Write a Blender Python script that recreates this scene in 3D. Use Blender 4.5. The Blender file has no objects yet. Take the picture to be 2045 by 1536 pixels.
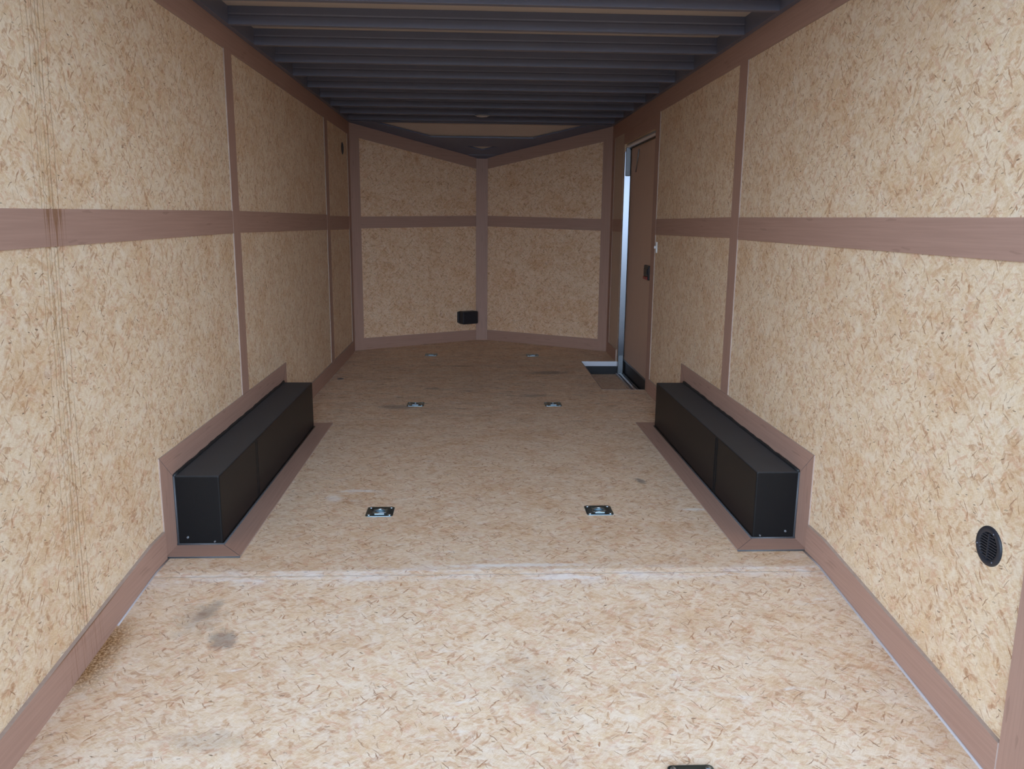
import bpy, bmesh, math, random
from mathutils import Vector, Matrix

# ------------------------------------------------------------------ camera
W, H = 2.4, 2.074            # inner width and height (m); X across, Y towards the nose, Z up
YC, YA, ZA = 7.7265, 8.513, 1.823   # nose corner, nose apex, apex height
YK, SL = 2.744, 0.0973       # floor dips towards the rear from YK
YR = 1.50                    # rear opening
C = bpy.context.scene.collection
pit, yaw, rol = .1981, .0474, .0101
F = Vector((math.sin(yaw)*math.cos(pit), math.cos(yaw)*math.cos(pit), -math.sin(pit)))
r0 = Vector((math.cos(yaw), -math.sin(yaw), 0)); u0 = r0.cross(F)
rr = math.cos(rol)*r0 + math.sin(rol)*u0
uu = -math.sin(rol)*r0 + math.cos(rol)*u0
cam = bpy.data.cameras.new('camera'); co = bpy.data.objects.new('camera', cam); C.objects.link(co)
m = Matrix((rr, uu, -F)).transposed().to_4x4(); m.translation = Vector((1.1279, 0, 1.2269))
co.matrix_world = m
cam.sensor_width = 36; cam.lens = 36*1636/2045; cam.clip_start = .05; cam.clip_end = 200
bpy.context.scene.camera = co

# ------------------------------------------------------------------ sky and exposure
wd = bpy.data.worlds.new('sky'); bpy.context.scene.world = wd; wd.use_nodes = True
wn = wd.node_tree; wn.nodes.clear()
wo = wn.nodes.new('ShaderNodeOutputWorld'); wb = wn.nodes.new('ShaderNodeBackground')
tc = wn.nodes.new('ShaderNodeTexCoord'); sx = wn.nodes.new('ShaderNodeSeparateXYZ')
rp = wn.nodes.new('ShaderNodeValToRGB')
wn.links.new(tc.outputs['Generated'], sx.inputs[0]); wn.links.new(sx.outputs['Z'], rp.inputs[0])
rp.color_ramp.elements[0].position = .05; rp.color_ramp.elements[0].color = (2.05, 2.36, 2.75, 1)   # bright hazy horizon
rp.color_ramp.elements[1].position = .85; rp.color_ramp.elements[1].color = (.25, .30, .38, 1)
e_ = rp.color_ramp.elements.new(.36); e_.color = (1.60, 1.87, 2.22, 1)
dt = wn.nodes.new('ShaderNodeVectorMath'); dt.operation = 'DOT_PRODUCT'; wn.links.new(tc.outputs['Generated'], dt.inputs[0])
dt.inputs[1].default_value = (-.10, -.94, .32)   # the hazy sun stands behind the trailer
mr = wn.nodes.new('ShaderNodeMapRange'); wn.links.new(dt.outputs['Value'], mr.inputs[0]); mr.interpolation_type = 'SMOOTHSTEP'
mr.inputs[1].default_value = .15; mr.inputs[2].default_value = 1; mr.inputs[3].default_value = .30; mr.inputs[4].default_value = 1.30
vm = wn.nodes.new('ShaderNodeVectorMath'); vm.operation = 'SCALE'
wn.links.new(rp.outputs[0], vm.inputs[0]); wn.links.new(mr.outputs[0], vm.inputs['Scale'])
cm = wn.nodes.new('ShaderNodeVectorMath'); cm.operation = 'MULTIPLY'; cm.inputs[1].default_value = (1.0, 1.115, 1.245)
wn.links.new(vm.outputs[0], cm.inputs[0])
wn.links.new(cm.outputs[0], wb.inputs[0]); wb.inputs[1].default_value = 1.0
wn.links.new(wb.outputs[0], wo.inputs[0])
vs = bpy.context.scene.view_settings
vs.view_transform = 'Standard'; vs.look = 'None'; vs.gamma = 1; vs.use_curve_mapping = False
vs.exposure = 1.0

# ------------------------------------------------------------------ material helpers
class N:
    def __init__(s, name):
        s.m = bpy.data.materials.new(name); s.m.use_nodes = True
        s.t = s.m.node_tree; s.t.nodes.clear()
        s.out = s.t.nodes.new('ShaderNodeOutputMaterial'); s.b = s.t.nodes.new('ShaderNodeBsdfPrincipled')
        s.t.links.new(s.b.outputs[0], s.out.inputs[0])
    def n(s, ty, **k):
        o = s.t.nodes.new(ty)
        for a, v in k.items(): setattr(o, a, v)
        return o
    def put(s, sock, v):
        if isinstance(v, bpy.types.NodeSocket): s.t.links.new(v, sock)
        else:
            if hasattr(sock.default_value, '__len__') and len(sock.default_value) == 4 and len(v) == 3: v = (*v, 1)
            sock.default_value = v
    def math(s, op, a, b=None, c=None, clamp=False):
        o = s.n('ShaderNodeMath', operation=op); o.use_clamp = clamp
        for i, v in enumerate((a, b, c)):
            if v is not None: s.put(o.inputs[i], v)
        return o.outputs[0]
    def mix(s, f, a, b, bt='MIX'):
        o = s.n('ShaderNodeMix', data_type='RGBA', blend_type=bt)
        s.put(o.inputs[0], f); s.put(o.inputs[6], a); s.put(o.inputs[7], b)
        return o.outputs[2]
    def uv(s):
        o = s.n('ShaderNodeUVMap', uv_map='uv'); return o.outputs[0]
    def sep(s, v):
        o = s.n('ShaderNodeSeparateXYZ'); s.put(o.inputs[0], v); return o.outputs
    def comb(s, x, y, z=0.0):
        o = s.n('ShaderNodeCombineXYZ'); s.put(o.inputs[0], x); s.put(o.inputs[1], y); s.put(o.inputs[2], z); return o.outputs[0]
    def mapp(s, v, rot=0, sc=(1, 1, 1), loc=(0, 0, 0)):
        a = s.n('ShaderNodeMapping'); s.put(a.inputs[0], v); a.inputs['Rotation'].default_value = (0, 0, rot)
        a.inputs['Location'].default_value = loc
        b = s.n('ShaderNodeMapping'); s.put(b.inputs[0], a.outputs[0]); b.inputs['Scale'].default_value = sc
        return b.outputs[0]
    def noise(s, v, scale, detail=2, rough=.5, dist=0):
        o = s.n('ShaderNodeTexNoise'); s.put(o.inputs['Vector'], v); o.inputs['Scale'].default_value = scale
        o.inputs['Detail'].default_value = detail; o.inputs['Roughness'].default_value = rough; o.inputs['Distortion'].default_value = dist
        return o.outputs
    def vor(s, v, scale=1, rnd=1, feat='F1'):
        o = s.n('ShaderNodeTexVoronoi', voronoi_dimensions='2D', feature=feat); s.put(o.inputs['Vector'], v); o.inputs['Scale'].default_value = scale
        o.inputs['Randomness'].default_value = rnd
        return o.outputs
    def ramp(s, f, stops, const=False):
        o = s.n('ShaderNodeValToRGB'); s.put(o.inputs[0], f); cr = o.color_ramp
        if const: cr.interpolation = 'CONSTANT'
        while len(cr.elements) < len(stops): cr.elements.new(.5)
        for e, (p, c) in zip(cr.elements, stops):
            e.position = p; e.color = (*c, 1) if len(c) == 3 else c
        return o.outputs[0]
    def step(s, v, lo, hi):
        o = s.n('ShaderNodeMapRange', interpolation_type='SMOOTHSTEP'); s.put(o.inputs[0], v)
        o.inputs[1].default_value = lo; o.inputs[2].default_value = hi
        return o.outputs[0]
    def fin(s, col, rough=.6, metal=0, spec=.5, bump=None, bs=.2, bd=.002):
        s.put(s.b.inputs['Base Color'], col); s.put(s.b.inputs['Roughness'], rough)
        s.put(s.b.inputs['Metallic'], metal); s.put(s.b.inputs['Specular IOR Level'], spec)
        if bump is not None:
            o = s.n('ShaderNodeBump'); o.inputs['Strength'].default_value = bs; o.inputs['Distance'].default_value = bd
            s.put(o.inputs['Height'], bump); s.t.links.new(o.outputs[0], s.b.inputs['Normal'])
        return s.m

def flakes(s, uv, warm=0.0):
    """strand board: flakes lying at several angles, each with its own tone, plus dark slivers"""
    wob = s.noise(uv, 11, 2)[1]
    w2 = s.noise(uv, 75, 2)[1]
    d = s.n('ShaderNodeVectorMath', operation='MULTIPLY_ADD'); s.put(d.inputs[0], wob)
    d.inputs[1].default_value = (.03, .03, 0); s.put(d.inputs[2], uv)
    d2 = s.n('ShaderNodeVectorMath', operation='MULTIPLY_ADD'); s.put(d2.inputs[0], w2)
    d2.inputs[1].default_value = (.009, .009, 0); s.put(d2.inputs[2], d.outputs[0]); v = d2.outputs[0]
    # soft base: streaky tone variation running in crossing directions
    a1 = s.noise(s.mapp(v, .35, (16, 60, 1)), 1, 3, .6)[0]
    a2 = s.noise(s.mapp(v, 1.5, (18, 70, 1), (4, 2, 0)), 1, 3, .6)[0]
    a3 = s.noise(s.mapp(v, -.8, (20, 80, 1), (1, 6, 0)), 1, 3, .6)[0]
    base = s.mix(s.step(a1, .36, .66), (.87, .77, .63), (.80, .66, .50))
    base = s.mix(s.math('MULTIPLY', s.step(a2, .50, .68), .6), base, (.90, .83, .71))
    base = s.mix(s.math('MULTIPLY', s.step(a3, .54, .70), .6), base, (.72, .57, .41))
    # separate flakes
    tones = [(0, (.91, .83, .71)), (.20, (.80, .66, .48)), (.38, (.88, .79, .65)), (.55, (.70, .50, .33)), (.66, (.87, .74, .55)),
             (.80, (.76, .53, .39)), (.93, (.56, .35, .22))]
    col = base; hsum = None
    for k, (ang, su, sv, keep, al) in enumerate([(.3, 13, 42, .45, .62), (1.35, 17, 60, .58, .62), (-.75, 15, 66, .60, .62), (.75, 24, 95, .56, .60), (2.6, 30, 110, .58, .50), (.05, 40, 150, .60, .5)]):
        o = s.vor(s.mapp(v, ang, (su, sv, 1), (k*3.1, k*1.7, 0)))
        c3 = s.sep(o['Color'])
        c = s.ramp(c3[0], tones, True)
        edge = s.math('SUBTRACT', 1.0, s.step(o['Distance'], .30, .62))
        mk = s.math('MULTIPLY', s.math('MULTIPLY', s.math('GREATER_THAN', c3[1], keep), edge), al*1.25)
        col = s.mix(mk, col, c)
        if k in (1, 3, 5): hsum = c3[2] if hsum is None else s.math('ADD', hsum, c3[2])
    # fine fibres
    f1 = s.noise(s.mapp(v, .5, (50, 330, 1)), 1, 3, .6)[0]
    f2 = s.noise(s.mapp(v, -.9, (50, 330, 1)), 1, 3, .6)[0]
    ff = s.math('ADD', s.math('MULTIPLY', f1, .5), s.math('MULTIPLY', f2, .5))
    col = s.mix(s.step(ff, .40, .60), s.mix(1.0, col, (.90, .86, .82), 'MULTIPLY'), s.mix(.16, col, (.93, .89, .82)))
    # soft brown mottling and pale glue patches
    n1 = s.noise(uv, 4, 5, .65)[0]
    col = s.mix(s.math('MULTIPLY', s.step(n1, .44, .68), .50), col, s.mix(1.0, col, (.84, .69, .55), 'MULTIPLY'))
    n2 = s.noise(uv, 15, 5, .7)[0]
    col = s.mix(s.math('MULTIPLY', s.step(n2, .50, .68), .5), col, (.90, .855, .78))
    # dark slivers and bark specks
    for k, (ang, su, sv, th, c) in enumerate([(.9, 20, 230, .982, (.34, .20, .12)), (-.6, 24, 260, .984, (.33, .20, .13)), (2.2, 16, 170, .978, (.42, .23, .13)),
                                              (.15, 55, 210, .988, (.18, .12, .08)), (1.7, 34, 120, .980, (.46, .26, .15)), (1.2, 30, 300, .978, (.36, .23, .16))]):
        o = s.vor(s.mapp(v, ang, (su, sv, 1), (k*5.3, 9+k*2.9, 0)))
        c3 = s.sep(o['Color'])
        mk = s.math('MULTIPLY', s.math('GREATER_THAN', c3[0], th), s.math('SUBTRACT', 1.0, s.step(o['Distance'], .26, .42)))
        col = s.mix(s.math('MULTIPLY', mk, s.math('MULTIPLY_ADD', c3[1], .6, .35)), col, c)
    return col, hsum, ff

def osb(name, extra=None, tint=(1, 1, 1)):
    s = N(name); uv = s.uv()
    col, h, ff = flakes(s, uv)
    tint = (tint[0]*.99, tint[1]*.872, tint[2]*.755)
    col = s.mix(1.0, col, tint, 'MULTIPLY')
    if extra: col = extra(s, uv, col)
    bmp = s.math('ADD', s.math('MULTIPLY', h, .3), s.math('MULTIPLY', ff, .5))
    return s.fin(col, .62, spec=.28, bump=bmp, bs=.25, bd=.001)

def blob(s, uv, cx, cy, rx, ry, soft=.6, ang=0):
    """smudge with ragged edge, 1 inside"""
    a = s.n('ShaderNodeMapping', vector_type='TEXTURE'); s.put(a.inputs[0], uv)
    a.inputs['Location'].default_value = (cx, cy, 0); a.inputs['Scale'].default_value = (rx, ry, 1); a.inputs['Rotation'].default_value = (0, 0, ang)
    l = s.n('ShaderNodeVectorMath', operation='LENGTH'); s.put(l.inputs[0], a.outputs[0])
    n = s.noise(uv, 22, 4, .65)[0]
    d = s.math('ADD', l.outputs['Value'], s.math('MULTIPLY', s.math('SUBTRACT', n, .5), 1.6))
    return s.math('SUBTRACT', 1.0, s.step(d, 1-soft, 1.0))

DRIPS = [(2.302, .0016), (2.286, .0012), (2.268, .0011), (2.243, .0010), (2.331, .0012), (2.259, .0008), (2.216, .0008)]
def drips(s, uv, col):
    """brown water runs down the left wall; u is the length along the trailer, v the height"""
    x, y, _ = s.sep(uv)
    wob = s.noise(s.comb(0.0, y), 5, 3, .6)[0]
    lean = s.math('MULTIPLY', s.math('SUBTRACT', y, 1.2), .035)
    xx = s.math('SUBTRACT', s.math('ADD', x, s.math('MULTIPLY', s.math('SUBTRACT', wob, .5), .02)), lean)
    brk = s.noise(s.comb(s.math('MULTIPLY', x, 60.0), s.math('MULTIPLY', y, 9.0)), 1, 3, .6)[0]
    tot = None
    for c, w in DRIPS:
        d = s.math('ABSOLUTE', s.math('SUBTRACT', xx, c-.0))
        g = s.math('SUBTRACT', 1.0, s.step(d, w*.6, w*1.9))
        tot = g if tot is None else s.math('MAXIMUM', tot, g)
    tot = s.math('MULTIPLY', tot, s.math('MULTIPLY', s.step(brk, .30, .5), .62))
    halo = s.math('MULTIPLY', s.math('SUBTRACT', 1.0, s.step(s.math('ABSOLUTE', s.math('SUBTRACT', xx, 2.282)), .01, .05)), s.step(brk, .5, .68))
    col = s.mix(s.math('MULTIPLY', halo, .38), col, (.46, .25, .09))
    return s.mix(tot, col, (.23, .105, .035))

def floor_extra(s, uv, col):
    x, y, _ = s.sep(uv)
    # general foot dirt, stronger on the front half where nobody sweeps
    big = s.noise(s.mapp(uv, 0, (3, 6, 1)), 1, 5, .65)[0]
    far = s.step(y, 4.2, 5.6)
    col = s.mix(s.math('MULTIPLY', s.step(big, .40, .68), s.math('MULTIPLY_ADD', far, .20, .08)), col, (.40, .31, .25))
    stk = s.noise(s.mapp(uv, .06, (9, 30, 1)), 1, 4, .6)[0]
    col = s.mix(s.math('MULTIPLY', s.math('MULTIPLY', s.step(stk, .56, .70), far), .6), col, (.16, .12, .10))
    # worn grey-white track along the dip and scuffs
    wv = s.noise(s.comb(x, 0.0), 1.6, 3, .6)[0]
    seam = s.math('ABSOLUTE', s.math('SUBTRACT', y, s.math('MULTIPLY_ADD', wv, .22, 2.60)))
    sc = s.noise(s.mapp(uv, 0, (6, 20, 1)), 1, 4, .7)[0]
    col = s.mix(s.math('MULTIPLY', s.math('SUBTRACT', 1.0, s.step(seam, .004, .085)), s.math('MULTIPLY_ADD', s.step(sc, .42, .62), .48, .04)), col, (.90, .86, .84))
    crack = s.math('ABSOLUTE', s.math('SUBTRACT', y, s.math('MULTIPLY_ADD', s.noise(s.comb(x, 5.0), 14, 2)[0], .02, 2.70)))
    col = s.mix(s.math('MULTIPLY', s.math('SUBTRACT', 1.0, s.step(crack, .001, .004)), .45), col, (.30, .24, .21))
    sc2 = s.noise(s.mapp(uv, -.1, (5, 16, 1), (3, 7, 0)), 1, 4, .7)[0]
    col = s.mix(s.math('MULTIPLY', s.step(sc2, .60, .74), .45), col, (.88, .84, .80))
    for cx, cy, rx, ry, a, st in [(.36, 2.34, .055, .08, .5, .6), (.27, 2.50, .04, .09, -.3, .45), (.25, 2.45, .10, .12, 0, .28), (.62, 5.35, .17, .09, 0, .6), (.82, 5.95, .09, .05, 0, .5),
                                  (1.93, 3.75, .03, .05, .4, .75), (1.75, 6.6, .22, .10, .1, .6), (1.55, 5.7, .16, .06, 0, .45), (1.0, 6.9, .2, .05, 0, .4), (1.3, 2.1, .10, .2, .3, .18), (.45, 1.9, .14, .05, 0, .22)]:
        col = s.mix(s.math('MULTIPLY', blob(s, uv, cx, cy, rx, ry, .7, a), st), col, (.21, .17, .145))
    for cx, cy, rx, ry, a, st in [(.60, 3.62, .12, .03, 0, .5), (.5, 3.52, .05, .07, .3, .4), (2.08, 3.35, .09, .02, 0, .5), (1.3, 2.78, .35, .02, 0, .5)]:
        col = s.mix(s.math('MULTIPLY', blob(s, uv, cx, cy, rx, ry, .7, a), st), col, (.90, .87, .84))
    # rusty water stain beside the left baseboard
    gr = s.noise(uv, 120, 3, .7)[0]
    st = s.math('MULTIPLY', s.math('SUBTRACT', 1.0, s.step(s.math('ABSOLUTE', s.math('SUBTRACT', y, 2.27)), .06, .24)),
                s.math('SUBTRACT', 1.0, s.step(x, .012, .115)))
    col = s.mix(s.math('MULTIPLY', st, .70), col, (.50, .27, .10))
    return s.mix(s.math('MULTIPLY', s.math('MULTIPLY', st, s.step(gr, .40, .56)), .95), col, (.20, .085, .025))

def lauan(name, extra=None, base=(.44, .315, .27), dark=(.34, .235, .20)):
    """thin brown plywood strip; grain runs along u"""
    s = N(name); uv = s.uv()
    g = s.noise(s.mapp(uv, 0, (2.5, 110, 1)), 1, 4, .6)[0]
    g2 = s.noise(s.mapp(uv, 0, (1.2, 9, 1)), 1, 3, .6)[0]
    col = s.mix(s.step(g, .35, .65), dark, base)
    col = s.mix(s.math('MULTIPLY', g2, .55), col, (base[0]*1.12, base[1]*1.1, base[2]*1.1))
    col = s.mix(.45, col, base)
    sp = s.vor(s.mapp(uv, 0, (18, 140, 1))); m3 = s.sep(sp['Color'])
    col = s.mix(s.math('MULTIPLY', s.math('GREATER_THAN', m3[0], .99), .22), col, (.15, .09, .07))
    if extra: col = extra(s, uv, col)
    col = s.mix(1.0, col, (1.0, .83, .71), 'MULTIPLY')
    return s.fin(col, .55, spec=.35, bump=g, bs=.12, bd=.0006)

def band_drips(s, uv, col):
    x, y, _ = s.sep(uv)
    lean = s.math('MULTIPLY', s.math('SUBTRACT', y, 1.2), .035)
    xx = s.math('SUBTRACT', x, lean)
    tot = None
    for c, w, stop in [(2.300, .014, 1.150), (2.262, .009, 1.175), (2.325, .006, 1.17), (2.242, .0022, 1.13), (2.262, .0022, 1.13), (2.276, .0016, 1.13), (2.287, .0014, 1.13), (2.297, .003, 1.13), (2.312, .0016, 1.13), (2.333, .002, 1.14), (2.35, .0012, 1.13), (2.253, .0015, 1.13)]:
        top = s.step(y, stop, 1.26)
        ww = s.math('MULTIPLY_ADD', top, w*.85, w*.2)
        g = s.math('LESS_THAN', s.math('ABSOLUTE', s.math('SUBTRACT', xx, c)), ww)
        tot = g if tot is None else s.math('MAXIMUM', tot, g)
    n = s.noise(uv, 60, 3)[0]
    return s.mix(s.math('MULTIPLY', tot, s.math('MULTIPLY_ADD', n, .5, .45)), col, (.25, .135, .065))

def base_drips(s, uv, col):
    x, y, _ = s.sep(uv)
    n = s.noise(s.comb(s.math('MULTIPLY', x, 180.0), s.math('MULTIPLY', y, 4.0)), 1, 2)[0]
    win = s.math('SUBTRACT', 1.0, s.step(s.math('ABSOLUTE', s.math('SUBTRACT', x, 2.22)), .04, .17))
    col = s.mix(s.math('MULTIPLY', s.math('MULTIPLY', s.step(n, .52, .64), win), .6), col, (.27, .145, .085))
    tl = s.math('SUBTRACT', y, s.math('MULTIPLY_ADD', s.math('SUBTRACT', x, 2.744), .0973, .105))
    w2 = s.math('SUBTRACT', 1.0, s.step(s.math('ABSOLUTE', s.math('SUBTRACT', x, 2.25)), .10, .30))
    return s.mix(s.math('MULTIPLY', s.math('MULTIPLY', s.step(tl, -.008, -.001), w2), .8), col, (.17, .09, .04))

def plain(name, col, rough=.5, metal=0, spec=.5, nz=0, nsc=30):
    s = N(name)
    if nz:
        tcn = s.n('ShaderNodeTexCoord'); n = s.noise(tcn.outputs['Object'], nsc, 4, .6)[0]
        a = tuple(c*(1-nz) for c in col); b = tuple(min(1, c*(1+nz)) for c in col)
        return s.fin(s.mix(n, a, b), rough, metal, spec, bump=n, bs=.15, bd=.001)
    return s.fin(col, rough, metal, spec)

M = {}
M['osb_left'] = osb('strand board with water runs', drips, tint=(.98, .965, .93))
M['osb'] = osb('strand board', tint=(.98, .965, .93))
M['osb_nose'] = osb('strand board of nose', tint=(1.0, .90, .83))
M['osb_floor'] = osb('strand board floor', floor_extra, tint=(.96, .945, .955))
M['trim'] = lauan('brown plywood')
M['trim_band'] = lauan('brown plywood with rusty drips', band_drips)
M['trim_base'] = lauan('brown plywood with runs', base_drips)
M['edge'] = plain('pale plywood edge', (.42, .31, .25), .7, nz=.2, nsc=60)
M['lauan_panel'] = lauan('smooth brown panel', base=(.56, .50, .43), dark=(.50, .44, .37))
M['caulk'] = plain('pale grey caulk', (.40, .34, .32), .5)
M['seal'] = plain('grey sealant', (.075, .077, .082), .5)
M['door'] = lauan('smooth tan door skin', base=(.62, .50, .42), dark=(.59, .47, .40))
M['bow'] = plain('dark blue black steel paint', (.150, .155, .205), .42, 0, .55, nz=.12, nsc=3)
M['skin'] = plain('underside of roof sheet', (.62, .52, .44), .5, .1, .5, nz=.06, nsc=2)
M['box'] = None
s = N('black rough coating'); t = s.n('ShaderNodeTexCoord').outputs['Object']
n = s.noise(t, 260, 3, .7)[0]; n2 = s.noise(t, 9, 4, .6)[0]
geo = s.n('ShaderNodeNewGeometry'); gz = s.sep(geo.outputs['Normal'])[2]
top_mix = s.math('MULTIPLY', s.step(gz, .5, .9), s.math('MULTIPLY_ADD', n2, .5, .35))  # greyer and rougher on upward faces
M['box'] = s.fin(s.mix(top_mix, (.007, .0065, .0065), (.085, .082, .083)), s.math('MULTIPLY_ADD', top_mix, .35, .40), spec=.22, bump=n, bs=.25, bd=.001)
M['zinc'] = plain('blue zinc plated steel', (.19, .27, .30), .34, 1)
M['screw'] = plain('dull screw head', (.12, .12, .14), .5, .5)
M['zinc_dark'] = plain('shaded zinc recess', (.30, .40, .48), .22, 1)
M['bolt'] = plain('bright zinc bolt', (.42, .50, .56), .28, 1)
M['black'] = plain('matt black plastic', (.018, .018, .022), .45, 0, .4)
M['vent'] = plain('charcoal plastic', (.020, .021, .027), .42, 0, .4)
M['void'] = plain('dark duct', (.002, .002, .002), .9, 0, .1)
M['rubber'] = plain('black rubber', (.012, .013, .014), .5)
M['alu'] = plain('mill aluminium', (.80, .82, .86), .32, 1, nz=.05, nsc=40)
M['polished'] = plain('polished aluminium', (.16, .165, .18), .20, 1)
M['white'] = plain('white plastic', (.75, .74, .73), .4)
M['white_metal'] = plain('white painted metal edge', (.78, .80, .86), .35)
M['red'] = plain('red plastic', (.30, .02, .02), .4)
M['greymetal'] = plain('grey steel', (.30, .32, .34), .45, .9, nz=.1)
M['lens'] = plain('milky lamp lens', (.66, .60, .56), .3)
M['hole'] = plain('blackened steel', (.02, .021, .024), .5)
M['gravel'] = plain('brown grey gravel', (.21, .18, .15), .9, nz=.35, nsc=20)
M['outer'] = plain('white outer cladding', (.7, .7, .7), .4)

# ------------------------------------------------------------------ mesh helpers
def setuv(me, swap=False, off=(0, 0), rot=None):
    l = me.uv_layers.new(name='uv')
    for p in me.polygons:
        nx, ny, nz = map(abs, p.normal)
        for li in p.loop_indices:
            c = me.vertices[me.loops[li].vertex_index].co
            if nz > .75: a, b = c.x, c.y
            elif nx > .8: a, b = c.y, c.z
            else: a, b = c.x*1.19, c.z
            if swap: a, b = b, a
            l.data[li].uv = (a+off[0], b+off[1])
def obj(name, verts, faces, mats, parent=None, fm=None, swap=False, smooth=False, off=(0, 0), kind=None):
    me = bpy.data.meshes.new(name); me.from_pydata([tuple(v) for v in verts], [], faces)
    bm = bmesh.new(); bm.from_mesh(me); bmesh.ops.recalc_face_normals(bm, faces=bm.faces); bm.to_mesh(me); bm.free()
    if not isinstance(mats, (list, tuple)): mats = [mats]
    for mt in mats: me.materials.append(mt)
    if fm: 
        for p, i in zip(me.polygons, fm): p.material_index = i
    setuv(me, swap, off)
    if smooth:
        for p in me.polygons: p.use_smooth = True
    o = bpy.data.objects.new(name, me); C.objects.link(o)
    if parent is not None: o.parent = parent; 
    if kind: o['kind'] = kind
    return o
def boxg(x0, x1, y0, y1, z0, z1):
    v = [(x, y, z) for x in (x0, x1) for y in (y0, y1) for z in (z0, z1)]
    f = [(0, 1, 3, 2), (4, 6, 7, 5), (0, 4, 5, 1), (2, 3, 7, 6), (0, 2, 6, 4), (1, 5, 7, 3)]
    return v, f
def merge(*gs):
    V, Fc = [], []
    for v, f in gs:
        b = len(V); V += list(v); Fc += [tuple(i+b for i in q) for q in f]
    return V, Fc
def prism(poly, d):
    """poly: list of 3-D points in a plane, d: extrusion vector"""
    n = len(poly); d = Vector(d)
    v = [Vector(p) for p in poly] + [Vector(p)+d for p in poly]
    f = [tuple(range(n)), tuple(range(2*n-1, n-1, -1))] + [(i, (i+1) % n, n+(i+1) % n, n+i) for i in range(n)]
    return v, f
def board(name, poly, d, mat, parent=None, swap=False, kind=None, bev=0):
    v, f = prism(poly, d); k = len(f)
    o = obj(name, v, f, [mat, M['edge']], parent, [0, 0]+[1]*(k-2), swap, kind=kind)
    return o
def lathe(prof, n=32, cap=False):
    """prof: (r,z) list, about local Z"""
    v, f = [], []
    for r, z in prof:
        for k in range(n):
            a = 2*math.pi*k/n; v.append((r*math.cos(a), r*math.sin(a), z))
    for i in range(len(prof)-1):
        for k in range(n):
            f.append((i*n+k, i*n+(k+1) % n, (i+1)*n+(k+1) % n, (i+1)*n+k))
    if cap: f.append(tuple(range(n))); f.append(tuple(range(len(v)-n, len(v))))
    return v, f
def tube(path, r, n=10, closed=False):
    path = [Vector(p) for p in path]; v, f = [], []; N_ = len(path)
    up = None
    for i, p in enumerate(path):
        a = path[(i-1) % N_] if (closed or i > 0) else p; b = path[(i+1) % N_] if (closed or i < N_-1) else p
        t = (b-a).normalized()
        if up is None: up = t.orthogonal().normalized()
        up = (up - t*up.dot(t)).normalized(); s_ = t.cross(up)
        for k in range(n):
            q = 2*math.pi*k/n; v.append(p + r*(math.cos(q)*up + math.sin(q)*s_))
    for i in range(N_ if closed else N_-1):
        j = (i+1) % N_
        for k in range(n): f.append((i*n+k, i*n+(k+1) % n, j*n+(k+1) % n, j*n+k))
    if not closed: f.append(tuple(range(n))); f.append(tuple((N_-1)*n+k for k in range(n)))
    return v, f
def xf(g, mtx):
    return [mtx @ Vector(p) for p in g[0]], g[1]
def thing(name, label, cat, loc=(0, 0, 0), group=None):
    o = bpy.data.objects.new(name, None); C.objects.link(o); o.location = loc; o.empty_display_size = .05
    o['label'] = label; o['category'] = cat
    if group: o['group'] = group
    return o
def tag(o, label, cat, group=None):
    o['label'] = label; o['category'] = cat
    if group: o['group'] = group
    return o
def bevel(o, w=.003, seg=2):
    b = o.modifiers.new('b', 'BEVEL'); b.width = w; b.segments = seg; b.limit_method = 'ANGLE'
    return o
def shade(o, ang=.6):
    for p in o.data.polygons: p.use_smooth = True
    e = o.modifiers.new('e', 'EDGE_SPLIT'); e.split_angle = ang
    return o

fz = lambda y: 0 if y > YK else -(YK-y)*SL
T = .05   # shell thickness
nose_z = lambda y: H - (y-YC)*(H-ZA)/(YA-YC)

# ------------------------------------------------------------------ setting
RT = H+.078  # roof sheet height
# floor: one mesh with the dip, a recess for the door step and a pocket under every tie-down
yr = YR
fl = [(0, yr), (W, yr), (W, YK), (W, YC), (1.207, YA), (0, YC), (0, YK)]
v = [(x, y, fz(y)) for x, y in fl] + [(x, y, fz(y)-.03) for x, y in fl]
f = [(0, 1, 2, 6), (6, 2, 3, 5), (5, 3, 4)]; f += [tuple(i+7 for i in reversed(q)) for q in f]
f += [(i, (i+1) % 7, 7+(i+1) % 7, 7+i) for i in range(7)]
floor = obj('floor', v, f, M['osb_floor'], kind='structure')
SX0, SY0, SY1 = 2.080, 5.91, 7.15
RINGS = [(.729, 3.342), (1.667, 3.342), (.735, 5.42), (1.665, 5.42), (.735, 7.486), (1.668, 7.48)]
LAST = (1.660, 1.719)
cuts = [boxg(SX0, W+.2, SY0, SY1, -.1, .1)]
for x, y in RINGS:
    g = lathe([(.0395, -.1), (.0395, .1)], 40, True); cuts.append(([(a+x, b+y, c) for a, b, c in g[0]], g[1]))
cv, cf = merge(*cuts)
cut = obj('cutter', cv, cf, M['osb'])
bo = floor.modifiers.new('cut', 'BOOLEAN'); bo.object = cut; bo.operation = 'DIFFERENCE'; bo.solver = 'EXACT'
dg = bpy.context.evaluated_depsgraph_get(); nm = bpy.data.meshes.new_from_object(floor.evaluated_get(dg))
floor.modifiers.clear(); floor.data = nm
for l in list(nm.uv_layers): nm.uv_layers.remove(l)
setuv(nm)
bpy.data.objects.remove(cut)

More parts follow.
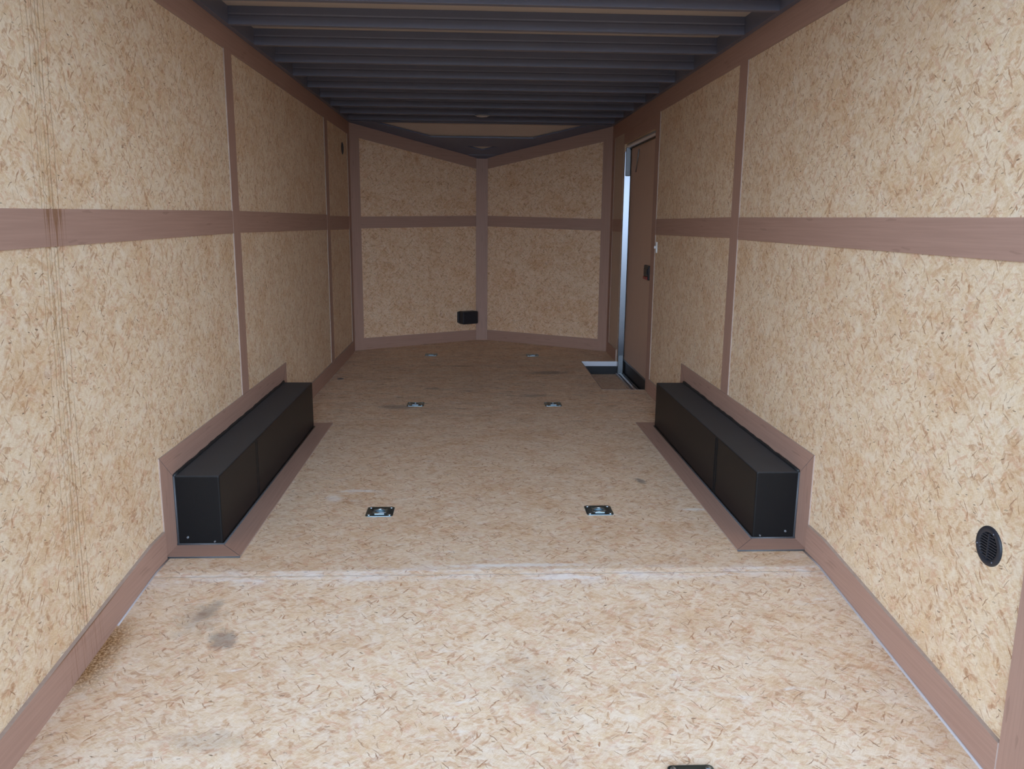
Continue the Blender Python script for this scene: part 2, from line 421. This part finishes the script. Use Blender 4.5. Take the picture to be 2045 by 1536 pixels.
ZB = -.35  # how far the outer walls go down
g = boxg(-T, 0, YR, YC, ZB, RT)
obj('wall_left', *g, M['osb_left'], kind='structure')
DY0, DY1, DZ1 = 5.90, 7.115, 1.865
g = merge(boxg(W, W+T, YR, DY0, ZB, RT), boxg(W, W+T, DY1, YC, ZB, RT), boxg(W, W+T, DY0, DY1, DZ1, RT), boxg(W, W+T, DY0, DY1, ZB, -.12))
obj('wall_right', *g, M['osb'], kind='structure')
AX = 1.207
dl = Vector((AX, YA-YC, 0)).normalized(); nl = Vector((-dl.y, dl.x, 0))*T
p = [(0, YC, -.3), (AX, YA, -.3), (AX, YA, ZA+.06), (0, YC, RT)]
obj('wall_front_left', *prism(p, nl), M['osb_nose'], kind='structure')
dr = Vector((W-AX, -(YA-YC), 0)).normalized(); nr = Vector((-dr.y, dr.x, 0))*T
p = [(W, YC, -.3), (AX, YA, -.3), (AX, YA, ZA+.06), (W, YC, RT)]
obj('wall_front_right', *prism(p, nr), M['osb_nose'], kind='structure')
# roof sheet, flat part and the nose part sloping down
g1 = boxg(-T, W+T, YR, YC+.02, RT, RT+.02)
k_ = (H-ZA)/(YA-YC)
ns = [(-T-.05, YC-.04, H+.016+k_*.04), (W+T+.05, YC-.04, H+.016+k_*.04), (AX+.02, YA+.12, ZA+.016-k_*.12), (AX-.02, YA+.12, ZA+.016-k_*.12)]
g2 = prism(ns, (0, 0, .02))
g3 = boxg(-T, W+T, YC, YC+.02, H+.01, RT+.01)
vv, f = merge(g1, g2, g3)
obj('ceiling', vv, f, M['skin'], kind='structure')
# ground outside
obj('ground', *boxg(-30, 32, -40, 40, -.75, -.65), M['gravel'], kind='structure')

# --- dark steel rails where walls meet roof (structure trim)
tn = [0]
def trim(poly, d, mat=None, swap=False):
    tn[0] += 1
    return board('trim_%d' % tn[0], poly, d, mat or M['trim'], swap=swap, kind='structure')
def rail(g, name=None):
    tn[0] += 1
    return obj('trim_%d' % tn[0], *g, M['bow'], kind='structure')
rail(boxg(0, .03, YR, YC, H, RT)); rail(boxg(W-.03, W, YR, YC, H, RT))

TH = .0045
def wl(y, z): return (0, y, z)
def wr(y, z): return (W, y, z)
# left wall: top trim in two lengths (seam at Y 5.155)
for a, b in ((YR, 5.153), (5.157, YC-.0)):
    trim([wl(a, 1.975 if a < 3 else 1.969), wl(b, 1.969 if b < 6 else 1.962), wl(b, H), wl(a, H)], (TH, 0, 0))
# rear corner strip of the left wall is outside the photo but closes the opening
trim([wl(1.64, fz(1.64)), wl(1.70, fz(1.70)), wl(1.70, 1.975), wl(1.64, 1.975)], (TH+.0008, 0, 0), swap=True)
trim([wl(3.955, .379), wl(4.068, .379), wl(4.068, 1.975), wl(3.955, 1.975)], (TH+.0008, 0, 0), swap=True)
trim([wl(6.455, .105), wl(6.585, .105), wl(6.585, 1.965), wl(6.455, 1.965)], (TH+.001, 0, 0), swap=True)
trim([wl(7.60, 0), wl(YC, 0), wl(YC, 1.965), wl(7.60, 1.965)], (TH+.0008, 0, 0), swap=True)
trim([wl(1.70, 1.142), wl(3.955, 1.154), wl(3.955, 1.256), wl(1.70, 1.240)], (TH, 0, 0), M['trim_band'])
trim([wl(4.068, 1.154), wl(6.455, 1.139), wl(6.455, 1.254), wl(4.068, 1.257)], (TH, 0, 0))
trim([wl(6.585, 1.137), wl(7.60, 1.130), wl(7.60, 1.245), wl(6.585, 1.247)], (TH, 0, 0))
# right wall
trim([wr(YR, 1.972), wr(YC, 1.955), wr(YC, H), wr(YR, H)], (-TH, 0, 0))
trim([wr(1.605, fz(1.605)), wr(1.708, fz(1.708)), wr(1.70, 1.97), wr(1.605, 1.97)], (-TH-.004, 0, 0), swap=True)
trim([wr(3.955, .379), wr(4.073, .379), wr(4.073, 1.968), wr(3.955, 1.968)], (-TH-.0008, 0, 0), swap=True)
trim([wr(1.705, 1.143), wr(3.955, 1.146), wr(3.955, 1.250), wr(1.705, 1.244)], (-TH, 0, 0))
trim([wr(4.073, 1.150), wr(5.775, 1.136), wr(5.775, 1.243), wr(4.073, 1.251)], (-TH, 0, 0))
trim([wr(7.14, 1.135), wr(7.60, 1.135), wr(7.60, 1.245), wr(7.14, 1.245)], (-TH, 0, 0))
trim([wr(7.60, 0), wr(YC, 0), wr(YC, 1.96), wr(7.60, 1.96)], (-TH-.0008, 0, 0), swap=True)
# around the side door
trim([wr(5.775, 0), wr(DY0, 0), wr(DY0, 1.965), wr(5.775, 1.965)], (-TH-.001, 0, 0), swap=True)
trim([wr(DY0, DZ1), wr(DY1+.03, DZ1), wr(DY1+.03, 1.955), wr(DY0, 1.965)], (-TH+.002, 0, 0))
trim([wr(7.16, .10), wr(7.60, .10), wr(7.60, 1.135), wr(7.16, 1.135)], (-.002, 0, 0), M['lauan_panel'], swap=True)
trim([wr(7.16, 1.245), wr(7.60, 1.245), wr(7.60, 1.955), wr(7.16, 1.955)], (-.002, 0, 0), M['lauan_panel'], swap=True)
# grey steel rear frame
tn[0] += 1
obj('trim_%d' % tn[0], *merge(boxg(W-.012, W+.0, YR-.03, 1.603, -.12, 1.97), boxg(0, .012, YR-.03, 1.638, -.12, 1.97)), M['greymetal'], kind='structure')

# nose walls: parameter s along wall (0 at corner, 1 at apex)
def nwl(t, z, o=.0): 
    q = Vector((0, YC, 0)).lerp(Vector((AX, YA, 0)), t); return (q.x, q.y, z)
def nwr(t, z):
    q = Vector((W, YC, 0)).lerp(Vector((AX, YA, 0)), t); return (q.x, q.y, z)
ni = -nl.normalized()*TH; nj = -nr.normalized()*TH
for fn, nn in ((nwl, ni), (nwr, nj)):
    ztop = lambda t: H+(ZA-H)*t
    trim([fn(0, ztop(0)-.115), fn(.97, ztop(.97)-.108), fn(.97, ztop(.97)), fn(0, ztop(0))], nn)
    trim([fn(.068, 1.137), fn(.97, 1.162), fn(.97, 1.268), fn(.068, 1.245)], nn)
    trim([fn(.0, 0), fn(.068, 0), fn(.068, 1.96), fn(.0, 1.96)], nn*1.3, swap=True)
YT = 8.462
trim([(1.149, YT, 0), (1.266, YT, 0), (1.266, YT, 1.826), (1.149, YT, 1.826)], (0, .012, 0), swap=True)
# dark channels of the nose roof
def beamseg(a, b, wv, h):
    a, b, wv = Vector(a), Vector(b), Vector(wv)
    q = [a, b, b+wv, a+wv]; return prism(q, (0, 0, h))
for xs in (0, W):
    sg = 1 if xs == 0 else -1
    rail(prism([(x, y, nose_z(y)) for x, y in ((xs, YC), (AX, YA), (AX, 8.30), (xs+sg*.255, YC+.005))], (0, 0, .012)))
rail(prism([(AX-.085, YT+.03, 1.823), (AX+.085, YT+.03, 1.823), (AX+.14, YT-.06, 1.855), (AX-.14, YT-.06, 1.855)], (0, 0, .055)))

# baseboards
def bb(name, poly, d, mat=None):
    return board(name, poly, d, mat or M['trim'], kind='structure')
HB = .105
BT = .012
bb('baseboard_left', [wl(1.70, fz(1.70)), wl(YK, 0), wl(2.86, 0), wl(2.86, HB), wl(YK, HB), wl(1.70, fz(1.70)+HB)], (BT, 0, 0), M['trim_base'])
bb('baseboard_left', [wl(4.893, 0), wl(7.60, 0), wl(7.60, HB), wl(4.893, HB)], (BT, 0, 0))
bb('baseboard_right', [wr(1.708, fz(1.708)), wr(YK, 0), wr(2.884, 0), wr(2.884, HB), wr(YK, HB), wr(1.708, fz(1.708)+HB)], (-BT, 0, 0))
bb('baseboard_right', [wr(4.907, 0), wr(5.775, 0), wr(5.775, HB), wr(4.907, HB)], (-BT, 0, 0))
bb('baseboard_right', [wr(7.16, 0), wr(7.60, 0), wr(7.60, HB), wr(7.16, HB)], (-BT, 0, 0))
bb('baseboard_front_left', [nwl(.068, 0), nwl(.97, 0), nwl(.97, .105), nwl(.068, .112)], ni)
bb('baseboard_front_right', [nwr(.068, 0), nwr(.97, 0), nwr(.97, .105), nwr(.068, .112)], nj)
# pale caulk bead along the rear baseboards
def bead(pts, w, dx):
    tn[0] += 1
    v, f = tube(pts, w, 8)
    return obj('trim_%d' % tn[0], v, f, M['caulk'], kind='structure', smooth=True)
bead([(BT+.002, 2.42, fz(2.42)), (BT+.002, YK, 0), (BT+.002, 2.87, 0)], .0035, 1)
bead([(W-BT-.002, 1.71, fz(1.71)), (W-BT-.002, YK, 0), (W-BT-.002, 2.89, 0)], .0045, -1)

# ------------------------------------------------------------------ roof beams
ORD = ['first', 'second', 'third', 'fourth', 'fifth', 'sixth', 'seventh', 'eighth', 'ninth', 'tenth', 'eleventh', 'twelfth']
def bow_mesh():
    # channel section in Y,Z: rear face with a shallow crease, flat flange below
    sec = [(0, RT-.0005), (0, H+.048), (.004, H+.042), (.001, H+.036), (0, H+.002), (.002, H), (.033, H), (.035, H+.002), (.035, H+.01), (.018, H+.012), (.018, RT-.0005)]
    n = len(sec); x0, x1 = .03, W-.03
    v = [(x0, y, z) for y, z in sec] + [(x1, y, z) for y, z in sec]
    f = [tuple(range(n)), tuple(range(2*n-1, n-1, -1))] + [(i, (i+1) % n, n+(i+1) % n, n+i) for i in range(n)]
    return v, f
ys = [7.52-.4447*i for i in range(12)]
first = None
for i, y in enumerate(ys):
    lab = 'dark painted steel roof beam spanning the ceiling, %s back from the wide beam at the nose' % ORD[i]
    if first is None:
        o = first = obj('roof_beam', *bow_mesh(), M['bow'])
    else:
        o = first.copy(); C.objects.link(o)
    o.location = (0, y-.0, 0); tag(o, lab, 'ceiling beam', 'steel roof beams across the ceiling')
o = obj('roof_beam', *boxg(.03, W-.03, 7.66, YC-.002, H, RT+.0), M['bow'])
bevel(o, .004); tag(o, 'wide dark roof beam where the flat ceiling meets the sloped nose', 'ceiling beam')
# cross tube of the nose roof
zc0 = nose_z(8.155); 
xa = lambda y: (y-YC)/(YA-YC)*AX
pv, pf = prism([(x, y, nose_z(y)-.002) for x, y in ((.70, 8.012), (1.70, 8.012), (1.48, 8.205), (.95, 8.205))], (0, 0, .012))
o = obj('nose_roof_beam', pv, pf, M['bow'])
tag(o, 'short dark beam crossing the sloped tan panel above the nose', 'ceiling beam')

# small round ceiling lamp
t = thing('ceiling_lamp', 'small unlit round ceiling lamp on the dark roof beams near the nose', 'lamp', (1.194, 7.075, H))
obj('lamp_base', *lathe([(.001, 0), (.060, 0), (.060, -.005), (.050, -.009), (.001, -.009)], 32), M['greymetal'], t, smooth=True)
obj('lamp_lens', *lathe([(.048, -.008), (.044, -.012), (.028, -.015), (.001, -.016)], 32), M['lens'], t, smooth=True)

# ------------------------------------------------------------------ wheel well boxes
def well(side, y0, y1, label):
    x0 = 0 if side > 0 else W
    X = lambda d: x0+side*d
    t = thing('wheel_well_box', label, 'wheel well', (X(.09), (y0+y1)/2, 0), 'black wheel well boxes on both side walls')
    L = t.location
    def loc(g): return [Vector(p)-L for p in g[0]], g[1]
    ww, hh = .175, .277
    g = boxg(min(X(.0005), X(ww)), max(X(.0005), X(ww)), y0, y1, 0, hh)
    o = obj('box_cover', *loc(g), M['box'], t); bevel(o, .006, 3)
    # folded seams on the long face
    for yy in (y0+.52, y0+.545):
        a = X(ww); g = boxg(min(a, a+side*.0022), max(a, a+side*.0012), yy, yy+.004, .01, hh-.01)
        obj('seam', *loc(g), M['box'], t)
    # small drain plug and bolt head low on the rear face
    for dx, dz, r_ in ((.045, .035, .005), (.145, .018, .004)):
        v, f = lathe([(r_, 0), (r_, -.004), (r_*.6, -.006), (.0005, -.006)], 12)
        v, f = xf((v, f), Matrix.Translation((X(dx), y0, dz)) @ Matrix.Rotation(-math.pi/2, 4, 'X'))
        obj('bolt_head', *loc((v, f)), M['greymetal'], t)
    # plywood surround: three mitred boards on the wall, two on the floor plus short end returns
    D, fw, wt = .100, .095, TH
    ya, yb = y0-.115, y1+.10
    s_ = (side*.005, 0, 0)
    P = lambda y, z: (x0, y, z)
    def tb(poly, d, swap=False):
        v, f = prism(poly, d); v = [Vector(p)-L for p in v]
        oo = obj('surround_board', v, f, [M['trim'], M['edge']], t, [0, 0]+[1]*(len(f)-2), swap)
        return oo
    tb([P(y0, hh), P(y1, hh), P(yb, hh+D), P(ya, hh+D)], s_)
    tb([P(ya, 0), P(y0, 0), P(y0, hh), P(ya, hh+D)], s_, True)
    tb([P(y1, 0), P(yb, HB), P(yb, hh+D), P(y1, hh)], s_, True)
    u_ = (0, 0, .006)
    Q = lambda d, y: (X(d), y, 0)
    tb([Q(ww, y0), Q(ww, y1), Q(ww+fw, yb), Q(ww+fw, ya)], u_, True)
    tb([Q(0, y0), Q(ww, y0), Q(ww+fw, ya), Q(0, ya)], u_)
    tb([Q(BT, y1), Q(ww, y1), Q(ww+fw, yb), Q(BT, yb)], u_)
    for a_, b_ in (((x0, y0, hh), (x0, ya, hh+D)), ((x0, y1, hh), (x0, yb, hh+D))):
        v, f = tube([Vector((a_[0]+side*.0046, a_[1], a_[2]))-L, Vector((b_[0]+side*.0046, b_[1], b_[2]))-L], .0009, 6)
        obj('mitre_joint', v, f, M['seal'], t)
    v, f = tube([Vector((X(ww), y0, .0058))-L, Vector((X(ww+fw), ya, .0058))-L], .0009, 6)
    obj('mitre_joint', v, f, M['seal'], t)
    # grey sealant round the foot of the box and black sealant on top edge
    v, f = tube([Vector(q)-L for q in [(X(.004), y0-.003, .008), (X(ww+.003), y0-.003, .008), (X(ww+.003), y1, .008)]], .0045, 8)
    obj('sealant_bead', v, f, M['seal'], t, smooth=True)
    rnd = random.Random(3 if side > 0 else 5)
    pts = [Vector((X(.009), y0+(y1-y0)*k/40, hh+.002+rnd.uniform(-.002, .003)))-L for k in range(41)]
    v, f = tube(pts, .007, 8); obj('black_sealant', v, f, M['rubber'], t, smooth=True)
    v, f = tube([Vector(q)-L for q in [(X(.009), y0-.001, .01), (X(.008), y0-.001, hh)]], .004, 8)
    obj('sealant_bead', v, f, M['seal'], t, smooth=True)
    v, f = tube([Vector(q)-L for q in [(X(.006), ya-.002, .003), (X(ww+fw), ya-.002, .003)]], .003, 8)
    obj('sealant_bead', v, f, M['seal'], t, smooth=True)
    return t
well(1, 2.985, 4.79, 'long black wheel well box framed in brown boards on the left wall')
well(-1, 3.003, 4.79, 'long black wheel well box framed in brown boards on the right wall')

# ------------------------------------------------------------------ floor tie-downs
def rsq(hw, hl, r, z, n=6):
    p = []
    for cx, cy, a0 in ((hw-r, hl-r, 0), (-hw+r, hl-r, 90), (-hw+r, -hl+r, 180), (hw-r, -hl+r, 270)):
        for k in range(n+1):
            a = math.radians(a0+90*k/n); p.append((cx+r*math.cos(a), cy+r*math.sin(a), z))
    return p
def tie_down(label):
    t = thing('tie_down_ring', label, 'tie-down')
    n = 28; hw, hl = .0575, .0575
    outer0 = rsq(hw, hl, .013, 0); outer1 = rsq(hw, hl, .013, .0022); outer2 = rsq(hw-.002, hl-.002, .012, .0032)
    N_ = len(outer0)
    def circ(r_, z): 
        return [(r_*math.cos(a), r_*math.sin(a), z) for a in [math.atan2(q[1], q[0]) for q in outer0]]
    rings = [outer0, outer1, outer2, circ(.041, .0038), circ(.038, .002), circ(.036, -.006), circ(.030, -.012), circ(.018, -.015), circ(.004, -.0155)]
    v = sum(rings, []); f = []
    for i in range(len(rings)-1):
        for k in range(N_): f.append((i*N_+k, i*N_+(k+1) % N_, (i+1)*N_+(k+1) % N_, (i+1)*N_+k))
    f.append(tuple((len(rings)-1)*N_+k for k in range(N_)))
    o = obj('pan', v, f, M['zinc'], t, smooth=True)
    for a, b in ((1, 1), (-1, 1), (-1, -1), (1, -1)):
        g = lathe([(.0075, 0), (.0075, .001), (.0055, .0035), (.0005, .0045)], 14)
        g = xf(g, Matrix.Translation((a*.0435, b*.0435, .003)))
        o = obj('bolt', *g, M['bolt'], t, smooth=True)
    pts = [(.027*math.cos(math.radians(a)), -.012+.036*math.sin(math.radians(a)), .0035) for a in range(0, 181, 12)]
    pts = [(.027, -.022, .0035)] + pts + [(-.027, -.022, .0035)]
    obj('ring', *tube(pts, .0042, 10, True), M['bolt'], t, smooth=True)
    g = [(x_, y_, z_) for x_, y_, z_ in boxg(-.021, .021, -.040, -.030, .003, .007)[0]]
    o = obj('ring_clip', g, boxg(0, 1, 0, 1, 0, 1)[1], M['bolt'], t); bevel(o, .0015)
    return t
LABS = ['square zinc tie-down ring in the floor beside the left wheel well box', 'square zinc tie-down ring in the floor beside the right wheel well box',
        'zinc tie-down ring on the left of the middle floor row, past the wheel wells', 'zinc tie-down ring on the right of the middle floor row, past the wheel wells',
        'dull tie-down ring near the nose, left of the pair by the front baseboards', 'dull tie-down ring near the nose, right of the pair by the front baseboards']
def copy_tree(o, parent=None):
    c = o.copy(); C.objects.link(c); c.parent = parent
    for ch in o.children: copy_tree(ch, c)
    return c
proto = None
for (x, y), lab in zip(RINGS, LABS):
    o = tie_down(lab) if proto is None else copy_tree(proto)
    if proto is None: proto = o
    tag(o, lab, 'tie-down', 'zinc tie-down rings in the floor'); o.location = (x, y, 0)
o = copy_tree(proto); tag(o, 'zinc tie-down ring cut off by the bottom edge of the photo', 'tie-down', 'zinc tie-down rings in the floor')
o.location = (LAST[0], LAST[1], fz(LAST[1])+.004); o.rotation_euler = (math.atan(SL), 0, 0)

# small washer head near left wall
t = obj('floor_bolt', *lathe([(.0005, .006), (.010, .006), (.012, .003), (.012, .0035), (.024, .003), (.026, 0)], 20), M['greymetal'], smooth=True)
t.location = (.09, 6.32, 0); tag(t, 'small grey bolt head in the floor near the left baseboard', 'bolt')

# ------------------------------------------------------------------ round vents
def vent(label, R_, side, loc):
    """built facing +Z then turned to face the room"""
    t = thing('wall_vent', label, 'vent', loc)
    t.rotation_euler = (0, -side*math.pi/2, 0)   # local z -> into room
    k = R_/.05
    prof = [(.0505, 0), (.0505, .002), (.049, .0045), (.045, .0058), (.036, .0052), (.034, .0030), (.033, .0004)]
    v, f = lathe([(a*k, b*k) for a, b in prof], 48)
    obj('flange', v, f, M['vent'], t, smooth=True)
    v, f = lathe([(.033*k, .0006), (.0005, .0006)], 48); obj('duct_shade', v, f, M['void'], t)  # flat disc, shade inside the vent put into its near-black colour
    gs = []
    for i in range(-4, 5):
        z = i*.0070*k; hw = math.sqrt(max(0, (.034*k)**2-z*z))
        q = boxg(z-.0017*k, z+.0017*k, -hw, hw, .001, .0052*k); gs.append(q)
    for q in gs: obj('slat', *q, M['vent'], t)
    obj('mullion', *boxg(-.033*k, .033*k, -.0018*k, .0018*k, .001, .0056*k), M['vent'], t)
    for a in (115, 350, 235):
        g = lathe([(.0026*k, 0), (.0022*k, .0016*k), (.0004, .002*k)], 10)
        g = xf(g, Matrix.Translation((.0415*k*math.sin(math.radians(a)), .0415*k*math.cos(math.radians(a)), .0055*k)))
        obj('screw', *g, M['screw'], t, smooth=True)
    return t
vent('round black louvred vent low on the right wall near the rear opening', .0495, 1, (W, 1.849, .449))
vent('small round black vent high on the left wall beside the nose corner', .05, -1, (0, 7.33, 1.815))

# ------------------------------------------------------------------ black box by the apex
t = thing('junction_box', 'black plastic box on the left nose wall beside the centre strip', 'box', (1.06, 8.36, .245))
q = Vector((t.location.x, 0, 0))
ang = math.atan2(dl.y, dl.x)
mt = Matrix.Rotation(ang, 4, 'Z')
v, f = xf(boxg(-.082, .10, -.055, .05, -.062, .066), mt)
o = obj('housing', v, f, M['black'], t); bevel(o, .012, 3)
v, f = xf(boxg(-.092, .105, .025, .062, -.052, .060), mt)
o = obj('mounting_flange', v, f, M['black'], t); bevel(o, .006, 2)

# ------------------------------------------------------------------ side door
XD = W+.050
d = bpy.data.objects.new('door_1', None); C.objects.link(d); d.location = (XD, 6.5, 0); d['kind'] = 'structure'
Ld = d.location
dloc = lambda g: ([Vector(p)-Ld for p in g[0]], g[1])
def doorp(name, g, mat, **k): return obj(name, *dloc(g), mat, d, **k)
doorp('door_panel', boxg(XD, XD+.03, 5.86, 7.15, .028, 1.95), M['door'], swap=True)
doorp('kick_strip', boxg(XD+.004, XD+.03, 5.86, 7.15, -.14, .028), M['hole'])
doorp('sweep', boxg(XD-.004, XD+.004, 5.9, 7.10, .022, .034), M['greymetal'])
# rounded aluminium frame round the opening
def rr_path(y0, y1, z0, z1, r_, x, n=10):
    p = []
    for cy, cz, a0 in ((y1-r_, z1-r_, 0), (y0+r_, z1-r_, 90), (y0+r_, z0+.01, 180), (y1-r_, z0+.01, 270)):
        rad = r_ if a0 in (0, 90) else .01
        ccy = cy if a0 in (0, 90) else (y0+.01 if a0 == 180 else y1-.01)
        for k in range(n+1):
            a = math.radians(a0+90*k/n); p.append((x, ccy+rad*math.cos(a), cz+rad*math.sin(a)))
    return p
pth = rr_path(5.915, 7.100, -.105, 1.845, .06, W+.022)
v, f = tube(pth, .0185, 14, True); doorp('door_frame', (v, f), M['alu'], smooth=True)
pth = rr_path(5.93, 7.085, -.09, 1.828, .055, W+.040)
v, f = tube(pth, .0075, 8, True); doorp('gasket', (v, f), M['rubber'], smooth=True)
# threshold rails down in the step recess
for xx, w_ in ((W-.012, .004), (W+.012, .004), (W+.03, .003)):
    doorp('threshold_rail', boxg(xx-w_, xx+w_, 5.92, 7.10, -.112, -.092), M['alu'])
# polished front post of the frame, its face turned towards the opening of the trailer
v, f = prism([(W-.004, 7.075, -.10), (W+.042, 7.067, -.10), (W+.042, 7.125, -.10), (W-.004, 7.125, -.10)], (0, 0, 1.90))
doorp('frame_post', (v, f), M['polished'])
# grey pieces on the post ends, the upper added for its dark reflection
o = doorp('post_end_piece', boxg(W+.0, W+.043, 7.056, 7.074, 1.60, 1.83), M['greymetal']); bevel(o, .006)
o = doorp('post_end_piece', boxg(W-.003, W+.040, 7.058, 7.072, -.10, .07), M['greymetal']); bevel(o, .004)
# hanging check rod
v, f = tube([(XD-.012, 6.70, 1.79), (XD-.014, 6.74, 1.70), (XD-.012, 6.80, 1.62)], .0045, 8); doorp('check_rod', (v, f), M['greymetal'], smooth=True)
# latch
lt = doorp('door_latch', boxg(XD-.018, XD, 6.13, 6.30, .792, .900), M['black']); bevel(lt, .006)
g = boxg(-.012, -.004, -.05, .06, -.028, .036)
def sub(name, g, mat, par):
    o = obj(name, *dloc(g), mat, par); return o
sub('latch_paddle', boxg(XD-.024, XD-.018, 6.16, 6.27, .83, .875), M['rubber'], lt)
sub('latch_knob', boxg(XD-.026, XD-.018, 6.16, 6.28, .796, .816), M['red'], lt)

# step recess in the floor: silver rim and black sides round a lower tread
t = thing('step_well', 'sunken step with silver front edge in the floor by the side door', 'step', (2.24, 6.53, -.1))
Ls = t.location
sl = lambda g: ([Vector(p)-Ls for p in g[0]], g[1])
obj('front_edge', *sl(boxg(SX0, W+.045, SY1-.004, SY1+.004, -.041, .001)), M['white_metal'], t)
obj('side_wall', *sl(merge(boxg(SX0, W+.045, SY1, SY1+.01, -.15, -.041), boxg(SX0, W+.045, SY0-.012, SY0-.001, -.15, -.001), boxg(SX0-.012, SX0-.001, SY0, SY1, -.15, -.004))), M['hole'], t)
obj('edge_trim', *sl(merge(boxg(SX0-.004, SX0+.002, SY0, SY1, -.012, .002), boxg(SX0, W-.01, SY0-.002, SY0+.003, -.012, .002))), M['edge'], t)
obj('tread', *sl(boxg(SX0-.01, W+.045, SY0-.01, SY1+.01, -.13, -.115)), M['osb_floor'], t)

# light switch by the door
t = thing('light_switch', 'small white light switch on the right wall beside the side door', 'switch', (W, 5.728, 1.05))
o = obj('switch_plate', *boxg(-.008, 0, -.016, .016, -.038, .038), M['white'], t); bevel(o, .003)
o = obj('toggle', *boxg(-.020, -.008, -.006, .006, -.008, .010), M['white'], t); bevel(o, .002)
